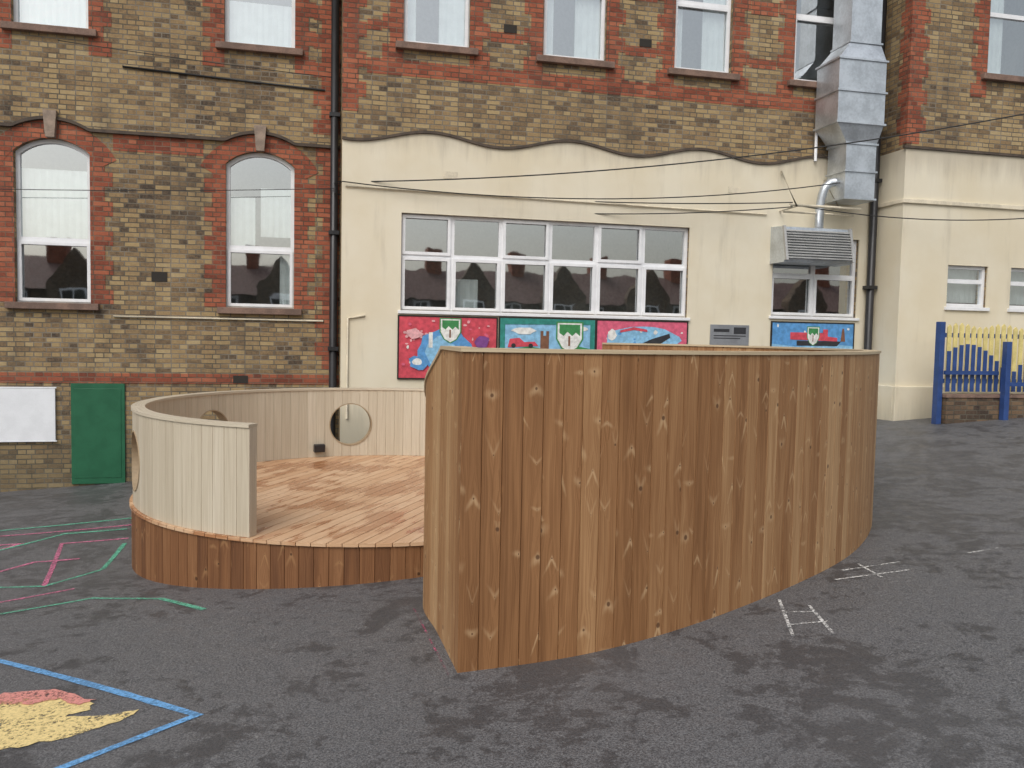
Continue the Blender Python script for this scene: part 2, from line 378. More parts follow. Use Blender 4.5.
def board_wall(name,path,thick,zb,zt,bw,mat,parent=None,g=.003,gd=.008,m0=None,m1=None,inner_groove=True):
    nb=max(1,round(path.len/bw)); bw=path.len/nb
    st=[]
    for i in range(nb+1):
        s=i*bw
        if i>0: st.append((s-g,0))
        if 0<i<nb: st.append((s,1))
        elif i==0: st.append((0,0))
        else: st[-1]=(s,0)
        if i<nb:
            if i>0: st.append((s+g,0))
            st.append((s+bw*.5,0))
    v=[]
    for s,gr in st:
        p=path.at(s); n=path.nrm(s); off=-n*thick
        if s<=1e-6 and m0 is not None: off=m0
        if s>=path.len-1e-6 and m1 is not None: off=m1
        po=p-(n*gd if gr else Vector((0,0))); pi=p+off+(n*gd if (gr and inner_groove) else Vector((0,0)))
        for q in (po,pi):
            v.append((q.x,q.y,zb(s,q.x,q.y))); v.append((q.x,q.y,zt(s)))
    f=[];uv=[]; k0=kcount[0]
    for j in range(len(st)-1):
        a=4*j;b=4*j+4; mid=(st[j][0]+st[j+1][0])/2; k=int(mid/bw)+k0
        ua=10*k+st[j][0]-(k-k0)*bw; ub=10*k+st[j+1][0]-(k-k0)*bw
        def F(ix,us,kk=0):
            f.append(ix); uv.append([(us[q]+kk,v[ix[q]][2]) for q in range(4)])
        F([a,b,b+1,a+1],[ua,ub,ub,ua])
        F([a+2,a+3,b+3,b+2],[ua,ua,ub,ub],5000)
        f.append([a+1,b+1,b+3,a+3]); uv.append([(ua,0),(ub,0),(ub,thick),(ua,thick)])
        f.append([a,a+2,b+2,b]); uv.append([(ua,0),(ua,thick),(ub,thick),(ub,0)])
    f.append([0,1,3,2]); uv.append([(10*k0,v[0][2]),(10*k0,v[1][2]),(10*k0+.1,v[3][2]),(10*k0+.1,v[2][2])])
    e=4*(len(st)-1); K=10*(k0+nb+3); f.append([e,e+2,e+3,e+1]); uv.append([(K,v[e][2]),(K+.1,v[e][2]),(K+.1,v[e+1][2]),(K,v[e+1][2])])
    kcount[0]+=nb+5
    return mk(name,v,f,mat,parent,uv=uv)
def coping(name,path,o0,o1,zt,h,mat,parent,step=.1,m0=None,m1=None,seglen=1.4):
    n=max(2,int(path.len/step)); v=[];f=[];uv=[]; K=kcount[0]
    for i in range(n+1):
        s=path.len*i/n; p=path.at(s); nr=path.nrm(s)
        a=p+nr*o0; b=p-nr*o1
        if i==0 and m0 is not None: a=p-m0*(o0/.12); b=p+m0*(o1/.12)
        if i==n and m1 is not None: a=p-m1*(o0/.12); b=p+m1*(o1/.12)
        for q in (a,b): v+=[(q.x,q.y,zt(s)),(q.x,q.y,zt(s)+h)]
    for i in range(n):
        a=4*i;b=a+4; u=10*(K+int(path.len*i/n/seglen)); s0=path.len*i/n; s1=path.len*(i+1)/n
        for ix,us,vs in (([a,b,b+1,a+1],(0,0,.03,.03),(s0,s1,s1,s0)),([a+2,a+3,b+3,b+2],(.1,.12,.12,.1),(s0,s0,s1,s1)),([a+1,b+1,b+3,a+3],(.03,.03,.1,.1),(s0,s1,s1,s0)),([a,a+2,b+2,b],(0,.1,.1,0),(s0,s0,s1,s1))):
            f.append(ix); uv.append([(u+p,q) for p,q in zip(us,vs)])
    f.append([0,1,3,2]); uv.append([(0,0)]*4); e=4*n; f.append([e,e+2,e+3,e+1]); uv.append([(0,0)]*4)
    kcount[0]+=20
    return mk(name,v,f,mat,parent,uv=uv)

# timber screen
screen=empty("curved_timber_screen")
TOP=1.80
front=Path(resample([(-.28,4.72),(.52,4.9),(1.25,5.28),(2.04,5.91),(2.71,6.6),(3.22,7.4),(3.53,8.2),(3.63,9.1),(3.4,10.1),(2.85,10.85),(2.1,11.25),(1.2,11.3)]))
side=Path(resample([(-.42,6.72),(-.6,6.3),(-.60,5.87),(-.455,5.38),(-.28,4.72)]))
T=.12
n1=side.nrm(side.len); n2=front.nrm(0); mit=-(n1+n2)*(T/(1+n1.dot(n2)))
zg=lambda s,x,y: gz(x,y)-.01
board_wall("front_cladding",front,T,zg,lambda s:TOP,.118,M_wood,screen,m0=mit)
def sidetop(s):
    d=side.len-s
    return TOP if d<.66 else max(.9,TOP-(d-.66)*.46)
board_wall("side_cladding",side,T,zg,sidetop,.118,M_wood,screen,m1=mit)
coping("front_coping",front,.012,.135,lambda s:TOP+.001,.022,M_cop,screen,m0=mit)
coping("side_coping",side,.012,.135,lambda s:sidetop(s)+.001,.022,M_cop,screen,m1=mit,step=.03)

# stage
stage=empty("outdoor_stage")
CX,CY,R=-1.39,9.0,2.45; DZ=.235
def arc(a0,a1,r):
    n=int(abs(a1-a0)/1.5)+2
    return Path([Vector((CX+r*math.cos(math.radians(a0+(a1-a0)*i/(n-1))),CY+r*math.sin(math.radians(a0+(a1-a0)*i/(n-1))))) for i in range(n)])
board_wall("skirting",arc(20,359,R+.012),.05,zg,lambda s:DZ-.028,.12,M_skirt,stage)
th=math.radians(73); du=Vector((math.cos(th),math.sin(th))); dp=Vector((-du.y,du.x)); v=[];f=[];uv=[]
rd=R+.03; bwid=.12; nb=int(2*rd/bwid)+1
for i in range(nb):
    p0=-rd+i*bwid+.003; p1=min(rd-.001,p0+bwid-.007)
    if p0>=rd-.01: break
    pp=[p0+(p1-p0)*k/3 for k in range(4)]
    poly=[(q,math.sqrt(max(0,rd*rd-q*q))) for q in pp]+[(q,-math.sqrt(max(0,rd*rd-q*q))) for q in pp[::-1]]
    n=len(v); m=len(poly)
    for zz in (DZ-.028,DZ):
        for q,l in poly:
            w=Vector((CX,CY))+du*l+dp*q; v.append((w.x,w.y,zz))
    K=10*(kcount[0]+i)
    f.append([n+m+j for j in range(m)][::-1]); uv.append([(K+(poly[j][0]-p0),poly[j][1]) for j in range(m)][::-1])
    for j in range(m):
        jj=(j+1)%m; f.append([n+j,n+jj,n+m+jj,n+m+j]); uv.append([(K,poly[j][1]),(K,poly[jj][1]),(K+.03,poly[jj][1]),(K+.03,poly[j][1])])
kcount[0]+=nb+3
mk("deck_boards",v,f,M_deck,stage,uv=uv)
v=[]; n=64
for zz in (DZ-.09,DZ-.04):
    v+=[(CX+(R-.06)*math.cos(2*math.pi*i/n),CY+(R-.06)*math.sin(2*math.pi*i/n),zz) for i in range(n)]
f=[list(range(n))[::-1],list(range(n,2*n))]+[[i,(i+1)%n,n+(i+1)%n,n+i] for i in range(n)]
mk("deck_subframe",v,f,M_dark,stage)
CT=1.12
cp=arc(38,253.6,R)
cw=board_wall("pale_wall_cladding",cp,.10,lambda s,x,y:DZ+.002,lambda s:CT,.122,M_pale,stage,gd=.006)
HOLES=(61,109,157,210.5)
v=[];f=[]
for ang in HOLES:
    a=math.radians(ang); c=Vector((CX,CY,.66)); d=Vector((math.cos(a),math.sin(a),0)); sd=Vector((-d.y,d.x,0)); n=len(v); m=40
    for rr in (R-.35,R+.25):
        for j in range(m):
            w=2*math.pi*j/m; v.append(c+d*rr+sd*.285*math.cos(w)+Vector((0,0,.285*math.sin(w))))
    f.append([n+j for j in range(m)][::-1]); f.append([n+m+j for j in range(m)])
    for j in range(m): jj=(j+1)%m; f.append([n+j,n+jj,n+m+jj,n+m+j])
ct=mk("cutter",v,f,M_pale); cut(cw,ct); kill(ct)
v=[];f=[]
for ang in HOLES:
    a=math.radians(ang); c=Vector((CX,CY,.66)); d=Vector((math.cos(a),math.sin(a),0)); sd=Vector((-d.y,d.x,0)); n=len(v); m=40
    for (rr,q) in ((R-.108,.284),(R+.006,.284),(R+.006,.272),(R-.108,.272)):
        for j in range(m):
            w=2*math.pi*j/m; lat=q*math.cos(w); v.append(c+d*(math.sqrt(max(0,rr*rr-lat*lat)))+sd*lat+Vector((0,0,q*math.sin(w))))
    for r_ in range(4):
        for j in range(m):
            jj=(j+1)%m; f.append([n+r_*m+j,n+r_*m+jj,n+((r_+1)%4)*m+jj,n+((r_+1)%4)*m+j])
mk("porthole_liners",v,f,plain("porthole_liner",(.36,.27,.17),.6),stage)
coping("pale_wall_coping",cp,.012,.112,lambda s:CT+.001,.026,M_pale,stage,step=.08)
a=math.radians(119.5); pc=Vector((CX+2.30*math.cos(a),CY+2.30*math.sin(a)))
fl=boxes("floodlight",[(-.07,.07,-.03,.03,-.05,.05),(-.03,.03,.03,.055,-.02,.03),(-.055,.055,-.038,-.031,-.037,.037)],M_black,None,bevel=.006)
fl.parent=stage; fl.location=(pc.x,pc.y,.36); fl.rotation_euler=(math.radians(10),0,a-math.pi/2)

# ------------------------------------------------------------------ school building
al=math.radians(13.1)
BM=Matrix.Translation((-2.57,12.55,0))@Matrix.Rotation(al,4,'Z')
bld=empty("school_building",BM)
YL,YM,YR=.78,0.,-.7
H=10.6
def cutters(lst,y0,y1):
    v=[];f=[]
    for o in lst: prismvf(o,y0,y1,v,f)
    return mk("cutter",v,f,M_pvc,bld)
Lw=[(-4.62,-3.61,2.24,4.62,.2),(-1.71,-.70,2.24,4.62,.2),(-4.62,-3.61,6.2,8.4,0),(-1.73,-.70,6.2,8.4,0),(-7.5,-6.5,2.24,4.62,.2),(-7.5,-6.5,6.2,8.4,0),(-10.4,-9.4,2.24,4.62,.2),(-10.4,-9.4,6.2,8.4,0)]
Mw=[(.88,1.88,6.2,8.4,0),(3.03,4.05,6.2,8.4,0),(5.20,6.20,6.2,8.4,0),(7.33,8.25,6.2,8.4,0),(.88,5.55,2.24,3.70,0),(7.06,8.68,2.31,3.64,0)]
Rw=[(10.47,11.47,6.38,8.5,0),(9.88,10.67,2.52,3.21,0),(11.13,12.1,2.52,3.21,0),(13.2,14.2,6.38,8.5,0),(13.2,14.2,2.52,3.21,0)]
def wallblock(name,s0,s1,yf,z0,ws,mat,th=.3):
    o=boxes(name,[(s0,s1,yf,yf+th,z0,H)],mat,bld)
    c=cutters([outline(*w) for w in ws],yf-.5,yf+th+.5); cut(o,c); kill(c); return o
wallblock("brick_wall_wing",-14,0.0,YL,-1.6,Lw,M_stock)
wallblock("brick_wall_centre",0.0,9.0,YM,-1.,Mw,M_stock)
wallblock("brick_wall_side_wing",9.0,20,YR,-1.,Rw,M_stock)
boxes("return_walls",[(0.0,.3,.302,1.2,-1.6,H-.01),(9.003,9.3,-.398,.35,-1,H-.01),(-14,-13.7,1.082,9,-1.6,H),(19.7,20,-.398,9,-1,H),(-13.7,19.7,8.7,9,-1.6,H)],M_stock,bld)
boxes("roof",[(-14.1,20.1,-.75,9.1,H+.002,H+.12)],M_roof,bld)
boxes("floors",[(-13.6,19.6,1.6,8.6,5.3,5.5)],M_room,bld)
def wav(s):
    return 4.79+.085*math.cos((s-1.29)*2*math.pi/2.2)+(.012*s)
top=[(s/10,wav(s/10)) for s in range(90,-1,-1)]
cr=prism("cream_render_centre",[(0,-1),(9.0,-1)]+top,-.03,-.001,M_cream,bld)
c=cutters([outline(*w) for w in Mw[4:]],-.5,.5); cut(cr,c); kill(c)
cr=boxes("cream_render_side",[(8.97,20,YR-.03,YR-.001,-1,5.06),(8.97,8.999,YR-.001,-.031,-1,5.06)],M_cream,bld)
c=cutters([outline(*w) for w in Rw[1:3]+Rw[4:]],YR-.5,YR+.5); cut(cr,c); kill(c)
def strip(name,pts,y0,y1,h,mat):
    v=[];f=[]; a=pts; b=[(p[0],p[1]+h) for p in pts]
    ringvf(a,b,y0,y1,v,f,closed=False); return mk(name,v,f,mat,bld)
strip("drip_mould_centre",[(s/10,wav(s/10)+.002) for s in range(0,91)],-.06,-.002,.04,M_lab)
strip("drip_mould_side",[(8.93,5.062),(20,5.062)],YR-.06,YR-.002,.04,M_lab)
boxes("render_ledge",[(8.94,20,YR-.07,YR-.032,4.18,4.25),(8.94,8.968,YR-.032,-.033,4.18,4.25)],M_crm2,bld,bevel=.008)
boxes("render_plinth",[(8.93,12.,YR-.09,YR-.032,-1,1.18),(8.93,8.968,YR-.03,-.034,-1,1.18)],M_cream,bld,bevel=.01)
def arcz(w,s,ex):
    s0,s1,z0,z1,ri=w; hw=(s1-s0)/2; Rr=(hw*hw+ri*ri)/(2*ri); cx=(s0+s1)/2; cz=z1-Rr; q=(Rr+ex)**2-(s-cx)**2
    return cz+math.sqrt(q) if q>0 else -9
pts=[]
s=-13.9
while s<=-.02:
    z=4.74
    for w in Lw:
        if w[4]>0: z=max(z,arcz(w,s,.26) if abs(s-(w[0]+w[1])/2)<.75 else -9)
    pts.append((s,z)); s+=.04
strip("label_mould_wing",pts,YL-.06,YL-.001,.045,M_lab)
v=[];f=[]; kv=[];kf=[]
def quoins(w,yf,z_to,z_from=None,wa=.2,wb=.31):
    s0,s1,z0,z1,ri=w; z=z_from if z_from is not None else z0-.05; i=0
    while z<z_to-.01:
        zz=min(z+.216,z_to); wd=wa if i%2 else wb
        boxvf((s0-wd,s0,yf-.006,yf+.02,z,zz),v,f); boxvf((s1,s1+wd,yf-.006,yf+.02,z,zz),v,f); z=zz;i+=1
for w in Lw:
    if w[4]>0:
        sp=w[3]-w[4]; quoins(w,YL,sp,w[2]-.0)
        s0,s1,z0,z1,ri=w; hw=(s1-s0)/2; Rr=(hw*hw+ri*ri)/(2*ri); cx=(s0+s1)/2; cz=z1-Rr; a=math.asin(hw/Rr)*1.42
        A=[];B=[]
        for i in range(17):
            tt=a-2*a*i/16
            A.append((cx+Rr*math.sin(tt),cz+Rr*math.cos(tt))); B.append((cx+(Rr+.255)*math.sin(tt),cz+(Rr+.255)*math.cos(tt)))
        ringvf(A,B,YL-.009,YL+.02,v,f,closed=False)
        prismvf([(cx-.06,z1+.0),(cx+.06,z1),(cx+.09,z1+.38),(cx-.09,z1+.38)],YL-.1,YL+.02,kv,kf)
    else: quoins(w,YL,w[3],5.85)
xsb=sorted([-13.9,0]+[q for w in Lw if w[4]>0 for q in (w[0]-.32,w[1]+.32)])
for i in range(0,len(xsb)-1,2): boxvf((xsb[i],xsb[i+1]-.002,YL-.004,YL+.02,4.5,4.735),v,f)
boxvf((-14,-.001,YL-.012,YL+.02,1.06,1.21),v,f)
z=1.3;i=0
while z<4.4:
    boxvf((-.38 if i%2 else -.27,-.02,YL-.005,YL+.02,z,z+.216),v,f); z+=.216;i+=1
z=4.95
while z<H-.3:
    boxvf((-.42 if i%2 else -.3,-.02,YL-.005,YL+.02,z,z+.216),v,f); z+=.216;i+=1
for w in Mw[:4]: quoins(w,YM,w[3],5.95)
def band(z0,z1,s0,s1,yf): boxvf((s0,s1,yf-.004,yf+.02,z0,z1),v,f)
band(5.72,5.945,.35,8.99,YM)
for a_,b_ in ((.35,.56),(2.2,2.71),(4.37,4.88),(6.52,7.0)): band(7.2,7.42,a_,b_,YM)
for a_,b_ in ((.35,.56),(2.2,2.71),(4.37,4.88),(6.52,7.0)): band(6.35,6.5,a_,b_,YM)
z=5.15;i=0
while z<H-.3:
    wd=.34 if i%2 else .23
    boxvf((-.006,wd,-.006,.02,z,z+.216),v,f)
    boxvf((8.994,9+wd,YR-.006,YR+.02,z,z+.216),v,f); boxvf((8.994,9.02,YR+.02,YR+.02+wd*.7,z,z+.216),v,f)
    z+=.216;i+=1
quoins(Rw[0],YR,8.5,6.0); quoins(Rw[3],YR,8.5,6.0)
mk("red_brick_dressings",v,f,M_red,bld)
mk("keystones",kv,kf,M_key,bld)
sb=[]
for w in Lw: sb.append((w[0]-.12,w[1]+.12,YL-.09,YL+.1,w[2]-.1,w[2]-.002))
for w in Mw[:4]: sb.append((w[0]-.12,w[1]+.12,YM-.09,YM+.1,w[2]-.1,w[2]-.002))
for w in (Rw[0],Rw[3]): sb.append((w[0]-.12,w[1]+.12,YR-.09,YR+.1,w[2]-.1,w[2]-.002))
boxes("window_sills",sb,M_stone,bld,bevel=.008)
boxes("rendered_sills",[(.84,5.59,-.07,.05,2.19,2.238),(7.02,8.72,-.07,.05,2.26,2.308),(9.84,10.71,YR-.07,YR+.05,2.46,2.518),(11.09,12.14,YR-.07,YR+.05,2.46,2.518)],M_pvc,bld,bevel=.006)
fv=[];ff=[];gv=[];gf=[];rv=[];rf=[];bv=[];bf=[]
def window(w,yf,mull=(),trans=(),blind=None,rec=.09,subs=()):
    s0,s1,z0,z1,ri=w; fw=.055; y0=yf+rec;y1=y0+.07
    o=outline(s0,s1,z0,z1,ri); i_=outline(s0+fw,s1-fw,z0+fw,z1-fw,ri*.9 if ri else 0)
    ringvf(o,i_,y0,y1,fv,ff)
    for m in mull: boxvf((m-.04,m+.04,y0+.003,y1-.003,z0+fw,z1-fw),fv,ff)
    for tz in trans: boxvf((s0+fw,s1-fw,y0+.006,y1-.006,tz-.035,tz+.035),fv,ff)
    for (a,b,c,d) in subs: ringvf(outline(a,b,c,d),outline(a+.045,b-.045,c+.045,d-.045),y0-.02,y0+.02,fv,ff)
    n=len(gv)
    gv.extend([(p[0],y0+.04,p[1]) for p in outline(s0+fw*.5,s1-fw*.5,z0+fw*.5,z1-fw*.5,ri*.95 if ri else 0)]); gf.append(list(range(n,len(gv))))
    ya,yb=yf+.302,yf+1.5; e=.25
    n=len(rv)
    rv.extend([(s0-e,ya,z0-e),(s1+e,ya,z0-e),(s1+e,ya,z1+e),(s0-e,ya,z1+e),(s0-e,yb,z0-e),(s1+e,yb,z0-e),(s1+e,yb,z1+e),(s0-e,yb,z1+e)])
    for q in ((4,5,6,7),(0,1,5,4),(1,2,6,5),(2,3,7,6),(3,0,4,7)): rf.append([n+k for k in q])
    if blind:
        for bb in blind:
            a,b,c,d=bb[:4]
            m=max(2,int((b-a)/.03)); n=len(bv)
            for k in range(m+1):
                yy=yf+.185+.006*math.sin(k*1.9); bv.extend([(a+(b-a)*k/m,yy,c),(a+(b-a)*k/m,yy,d)])
            for k in range(m): bf.append([n+2*k,n+2*k+2,n+2*k+3,n+2*k+1])
for w in Lw:
    if w[4]>0: window(w,YL,(),(3.16,),[(w[0]+.03,w[1]-.03,3.2,4.2)] if w[0]<-3 else [(w[0]+.03,w[0]+.42,3.2,3.95),(w[0]+.5,w[1]-.03,3.35,4.1),(w[1]-.22,w[1]-.03,2.3,3.1)],subs=((w[0]+.02,w[1]-.02,2.26,3.13),))
    else: window(w,YL,(),(7.3,),[(w[0]+.05,w[1]-.05,6.25,6.9)])
for i,w in enumerate(Mw[:4]):
    window(w,YM,(),(7.3,),[(w[0]+.55,w[1]-.05,6.25,8.3),(w[0]+.05,w[0]+.2,6.25,8.3)] if i!=3 else None,subs=((w[0]+.02,w[1]-.02,6.22,7.27),))
mul=[.88+4.67*k/6 for k in range(1,6)]
subs=[]
for k in range(6):
    a=.88+4.67*k/6+.02; b=.88+4.67*(k+1)/6-.02; subs.append((a,b,2.26,3.05))
    if k%2==0: subs.append((a,b,3.09,3.68))
window(Mw[4],YM,mul,(3.07,),[(1.7,2.1,2.3,2.75)],.05,subs)
window(Mw[5],YM,(7.87,),(3.0,),None,.05,[(7.08,7.85,2.33,2.99),(7.89,8.66,2.33,2.99)])
window(Rw[0],YR,(),(7.4,),[(10.5,10.9,6.4,8.4)]); window(Rw[3],YR,(),(7.4,))
for w in (Rw[1],Rw[2],Rw[4]): window(w,YR,(),(2.95,),[(w[0]+.03,w[1]-.03,2.6,3.2)],.04)
mk("window_frames",fv,ff,M_pvc,bld); mk("window_panes",gv,gf,M_glass,bld); mk("rooms",rv,rf,M_room,bld); mk("blinds",bv,bf,M_blind,bld)
boxes("green_door",[(-3.89,-3.15,YL-.03,YL-.001,-.45,1.055),(-3.84,-3.20,YL-.036,-.03+YL,-.36,.98)],M_grn,bld,bevel=.004)
boxes("air_bricks",[(6.2,6.42,-.036,0,4.3,4.4),(1.5,1.72,-.036,0,4.25,4.35)],M_crm2,bld)
boxes("dark_air_bricks",[(-2.77,-2.55,YL-.01,YL+.01,2.6,2.74),(-1.6,-1.38,YL-.018,YL+.01,1.07,1.19),(2.4,2.6,-.012,.01,6.5,6.62),(4.6,4.8,-.012,.01,6.5,6.62)],M_vent,bld)
def vpipe(name,s,y,z0,z1,r,mat):
    tube(name,[(s,y,z0),(s,y,z1)],r,mat,bld,seg=12)
    z=z0+.6; v=[];f=[]
    while z<z1: boxvf((s-r-.02,s+r+.02,y-r-.01,y+r+.03,z,z+.06),v,f); z+=1.8
    mk(name+"_collars",v,f,mat,bld)
vpipe("downpipe",-.1,YL-.12,1.0,10.4,.06,M_black)
tube("downpipe_foot",[(-.1,YL-.12,1.0),(-.1,YL-.12,-.5)],.05,M_black,bld)
vpipe("soil_pipe",8.86,-.13,.4,10.4,.065,M_black)
tube("conduit_wing",[(-3.3,YL-.02,2.06),(-.25,YL-.02,2.06)],.014,M_crm2,bld)
tube("conduit_wing_high",[(-3.15,YL-.02,5.72),(-.25,YL-.02,5.62)],.015,M_cable,bld)
tube("conduit_drop",[(.1,-.05,.6),(.1,-.05,2.1),(.35,-.05,2.15)],.018,M_crm2,bld)
tube("conduit_centre",[(.05,-.05,4.04),(6.9,-.05,3.98)],.012,M_crm2,bld)
tube("white_waste_pipe",[(7.75,-.07,4.9),(7.75,-.07,6.1)],.025,M_pvc,bld)

# ------------------------------------------------------------------ wall fittings
boxes("notice_board",[(-5.6,-4.1,YL-.04,YL-.002,.21,.98),(-5.62,-4.08,YL-.045,YL-.03,.19,.21),(-5.62,-4.08,YL-.045,YL-.03,.98,1.0)],M_white,None,BM,bevel=.004)
def mural(name,b,bg,shapes):
    root=empty(name,BM)
    s0,s1,z0,z1=b
    boxes("panel",[(s0,s1,-.055,-.032,z0,z1)],bg,root)
    boxes("frame",[(s0-.02,s1+.02,-.062,-.033,z0-.02,z0),(s0-.02,s1+.02,-.062,-.033,z1,z1+.02),(s0-.02,s0,-.062,-.033,z0,z1),(s1,s1+.02,-.062,-.033,z0,z1)],M_dark,root)
    for i,(pts,m) in enumerate(shapes):
        y=-.0557-.0003*i
        P=[(s0+(s1-s0)*p[0],y,z0+(z1-z0)*p[1]) for p in pts]
        mk("painted_shape",P,[list(range(len(P)))],m,root)
def ell(cx,cz,rx,rz,n=16,j=0): return [(cx+rx*math.cos(2*math.pi*i/n)*(1+random.uniform(-j,j)),cz+rz*math.sin(2*math.pi*i/n)*(1+random.uniform(-j,j))) for i in range(n)]
def shield(cx,cz,w,h): return [(cx-w,cz+h),(cx+w,cz+h),(cx+w,cz-.1*h),(cx+.6*w,cz-.7*h),(cx,cz-h),(cx-.6*w,cz-.7*h),(cx-w,cz-.1*h)]
def rect(a,b,c,d): return [(a,c),(b,c),(b,d),(a,d)]
c_=lambda n,c:plain(n,c,.5,.2,14)
mR=c_("mural_red",(.6,.07,.1));mT=c_("mural_teal",(.03,.24,.2));mP=c_("mural_pink",(.66,.12,.2));mB=c_("mural_blue",(.1,.3,.6));mLB=c_("mural_light_blue",(.25,.5,.72));mW=c_("mural_white",(.75,.75,.72));mG=c_("mural_green",(.05,.25,.08));mK=c_("mural_black",(.03,.03,.035));mBr=c_("mural_brown",(.2,.09,.05));mY=c_("mural_yellow",(.6,.45,.08));mPu=c_("mural_purple",(.2,.06,.25));mLP=c_("mural_light_pink",(.75,.4,.42))
def crest(cx,cz,w,h):
    return [(shield(cx,cz,w*1.12,h*1.1),mG),(shield(cx,cz,w,h),mW),([(cx-w*.85,cz+h*.9),(cx+w*.85,cz+h*.9),(cx+w*.85,cz+h*.1),(cx+w*.5,cz+h*.35),(cx+w*.2,cz+h*.1),(cx-w*.2,cz+h*.4),(cx-w*.5,cz+h*.1),(cx-w*.85,cz+h*.3)],mG),(rect(cx-w*.12,cx+w*.05,cz-h*.6,cz+h*.1),mBr)]
def speck(n,cols,r0=.008,r1=.02,x0=.04,x1=.96,z0=.05,z1=.95):
    return [(ell(random.uniform(x0,x1),random.uniform(z0,z1),random.uniform(r0,r1),random.uniform(r0,r1)*1.6,7,.2),random.choice(cols)) for _ in range(n)]
mural("mural_painting",(.86,2.36,1.22,2.15),mR,speck(55,[mLP,mP,mW,mLP])+[(ell(.47,.45,.27,.36,18,.15),mB),(ell(.42,.42,.14,.26,14,.2),mLB),(ell(.5,.3,.07,.12,10,.1),mW),(ell(.63,.35,.09,.13,10,.2),mY),(ell(.2,.25,.1,.12,12,.2),mB),(ell(.19,.26,.05,.06,10,.2),mW),(ell(.85,.6,.08,.12,10,.2),mPu),(ell(.86,.3,.07,.1,10,.2),mLB),(rect(.3,.34,.5,.75),mW),(ell(.15,.72,.08,.08,10,.3),mLP)]+crest(.52,.78,.1,.19))
mural("mural_painting",(2.42,3.96,1.22,2.16),mLB,[([(0,0),(1,0),(1,.5),(.8,.56),(.55,.48),(.3,.54),(0,.45)],mG)]+speck(18,[mT,mY,mW],.008,.02,.08,.9,.1,.45)+[(ell(.25,.8,.12,.06,12,.2),mW),(ell(.85,.85,.08,.04,12,.2),mW),([(0,.9),(1,.92),(1,1),(0,1)],mT),(rect(0,.05,0,1),mT),(rect(.95,1,0,1),mT),([(.08,.52),(.1,.66),(.2,.68),(.25,.61),(.36,.62),(.4,.55)],mR),(ell(.14,.55,.025,.04,8),mK),(ell(.32,.55,.025,.04,8),mK),([(.42,.5),(.42,.8),(.45,.8),(.45,.72),(.48,.72),(.48,.8),(.51,.8),(.51,.5)],mBr)]+crest(.73,.7,.13,.24))
mural("mural_painting",(4.0,5.54,1.22,2.16),mP,speck(22,[mLP,mR,mW])+[(ell(.5,.68,.42,.24,20,.08),mLB),(ell(.3,.4,.2,.1,12,.1),mB)]+speck(10,[mW,mB],.01,.025,.2,.8,.5,.85)+[([(.33,.5),(.6,.7),(.8,.8),(.81,.73),(.68,.6),(.5,.45)],mK),(ell(.52,.52,.06,.09,10),mBr),(ell(.52,.52,.03,.045,8),mY),(ell(.75,.45,.1,.08,10,.2),mPu),([(.25,.84),(.4,.9),(.55,.86),(.55,.82),(.4,.85),(.25,.8)],mR),(ell(.16,.75,.05,.1,8,.2),mW)])
mural("mural_painting",(7.08,8.62,1.2,2.2),mB,[([(0,0),(1,0),(1,.62),(.7,.66),(.3,.6),(0,.64)],mLB)]+speck(14,[mW,mB],.01,.02,.05,.95,.66,.95)+[([(.22,.72),(.22,.84),(.62,.84),(.62,.9),(.68,.9),(.68,.78),(.8,.76),(.8,.7)],mR),([(.3,.62),(.3,.7),(.85,.7),(.8,.62)],mK),([(.84,.7),(.86,.92),(.88,.92),(.9,.7)],mBr)]+crest(.5,.78,.07,.15))
pq=empty("plaque_sign",BM)
boxes("plate",[(5.96,6.66,-.05,-.032,1.80,2.14)],plain("plaque_metal",(.3,.31,.33),.4,.1,5,.4),pq,bevel=.004)
boxes("lettering",[(6.02,6.3,-.053,-.05,2.02,2.07),(6.02,6.6,-.053,-.05,1.95,1.965),(6.02,6.5,-.053,-.05,1.91,1.925),(6.38,6.6,-.053,-.05,1.99,2.1)],mK,pq)
ac=empty("louvred_ventilation_unit",BM)
prof=[(-.031,3.17),(-.47,3.17),(-.5,3.22),(-.38,3.75),(-.031,3.78)]
S0,S1=7.0,8.25
v=[(S0,a,b) for a,b in prof]+[(S1,a,b) for a,b in prof]
f=[[0,1,2,3,4][::-1],[5,6,7,8,9]]+[[i,(i+1)%5,5+(i+1)%5,5+i] for i in range(5)]
mk("casing",v,f,M_galv,ac)
v=[];f=[]
for i in range(11):
    z=3.25+i*.044; yy=-.5+(z-3.22)*.226
    n=len(v); a=[(yy-.012,z),(yy-.045,z-.018),(yy-.045,z-.012),(yy-.012,z+.012)]
    v+=[(S0+.04,p,q) for p,q in a]+[(S1-.04,p,q) for p,q in a]
    f+=[[n,n+1,n+2,n+3],[n+7,n+6,n+5,n+4]]+[[n+k,n+4+k,n+4+(k+1)%4,n+(k+1)%4] for k in range(4)]
mk("louvre_blades",v,f,M_alu,ac)
v=[];f=[]
for a,b in ((S0,S0+.04),(S1-.04,S1)):
    n=len(v); pr=[(-.502,3.2),(-.55,3.2),(-.43,3.76),(-.38,3.76)]
    v+=[(a,p,q) for p,q in pr]+[(b,p,q) for p,q in pr]; f+=[[n,n+1,n+2,n+3],[n+7,n+6,n+5,n+4]]+[[n+k,n+4+k,n+4+(k+1)%4,n+(k+1)%4] for k in range(4)]
mk("side_flanges",v,f,M_alu,ac)
br=empty("cable_bracket",BM)
tube("arm",[(7.15,-.03,4.7),(7.15,-.55,4.05),(7.15,-.03,4.05)],.016,M_crm2,br)
tube("rail",[(7.05,-.5,4.08),(8.35,-.5,4.08)],.022,M_crm2,br)
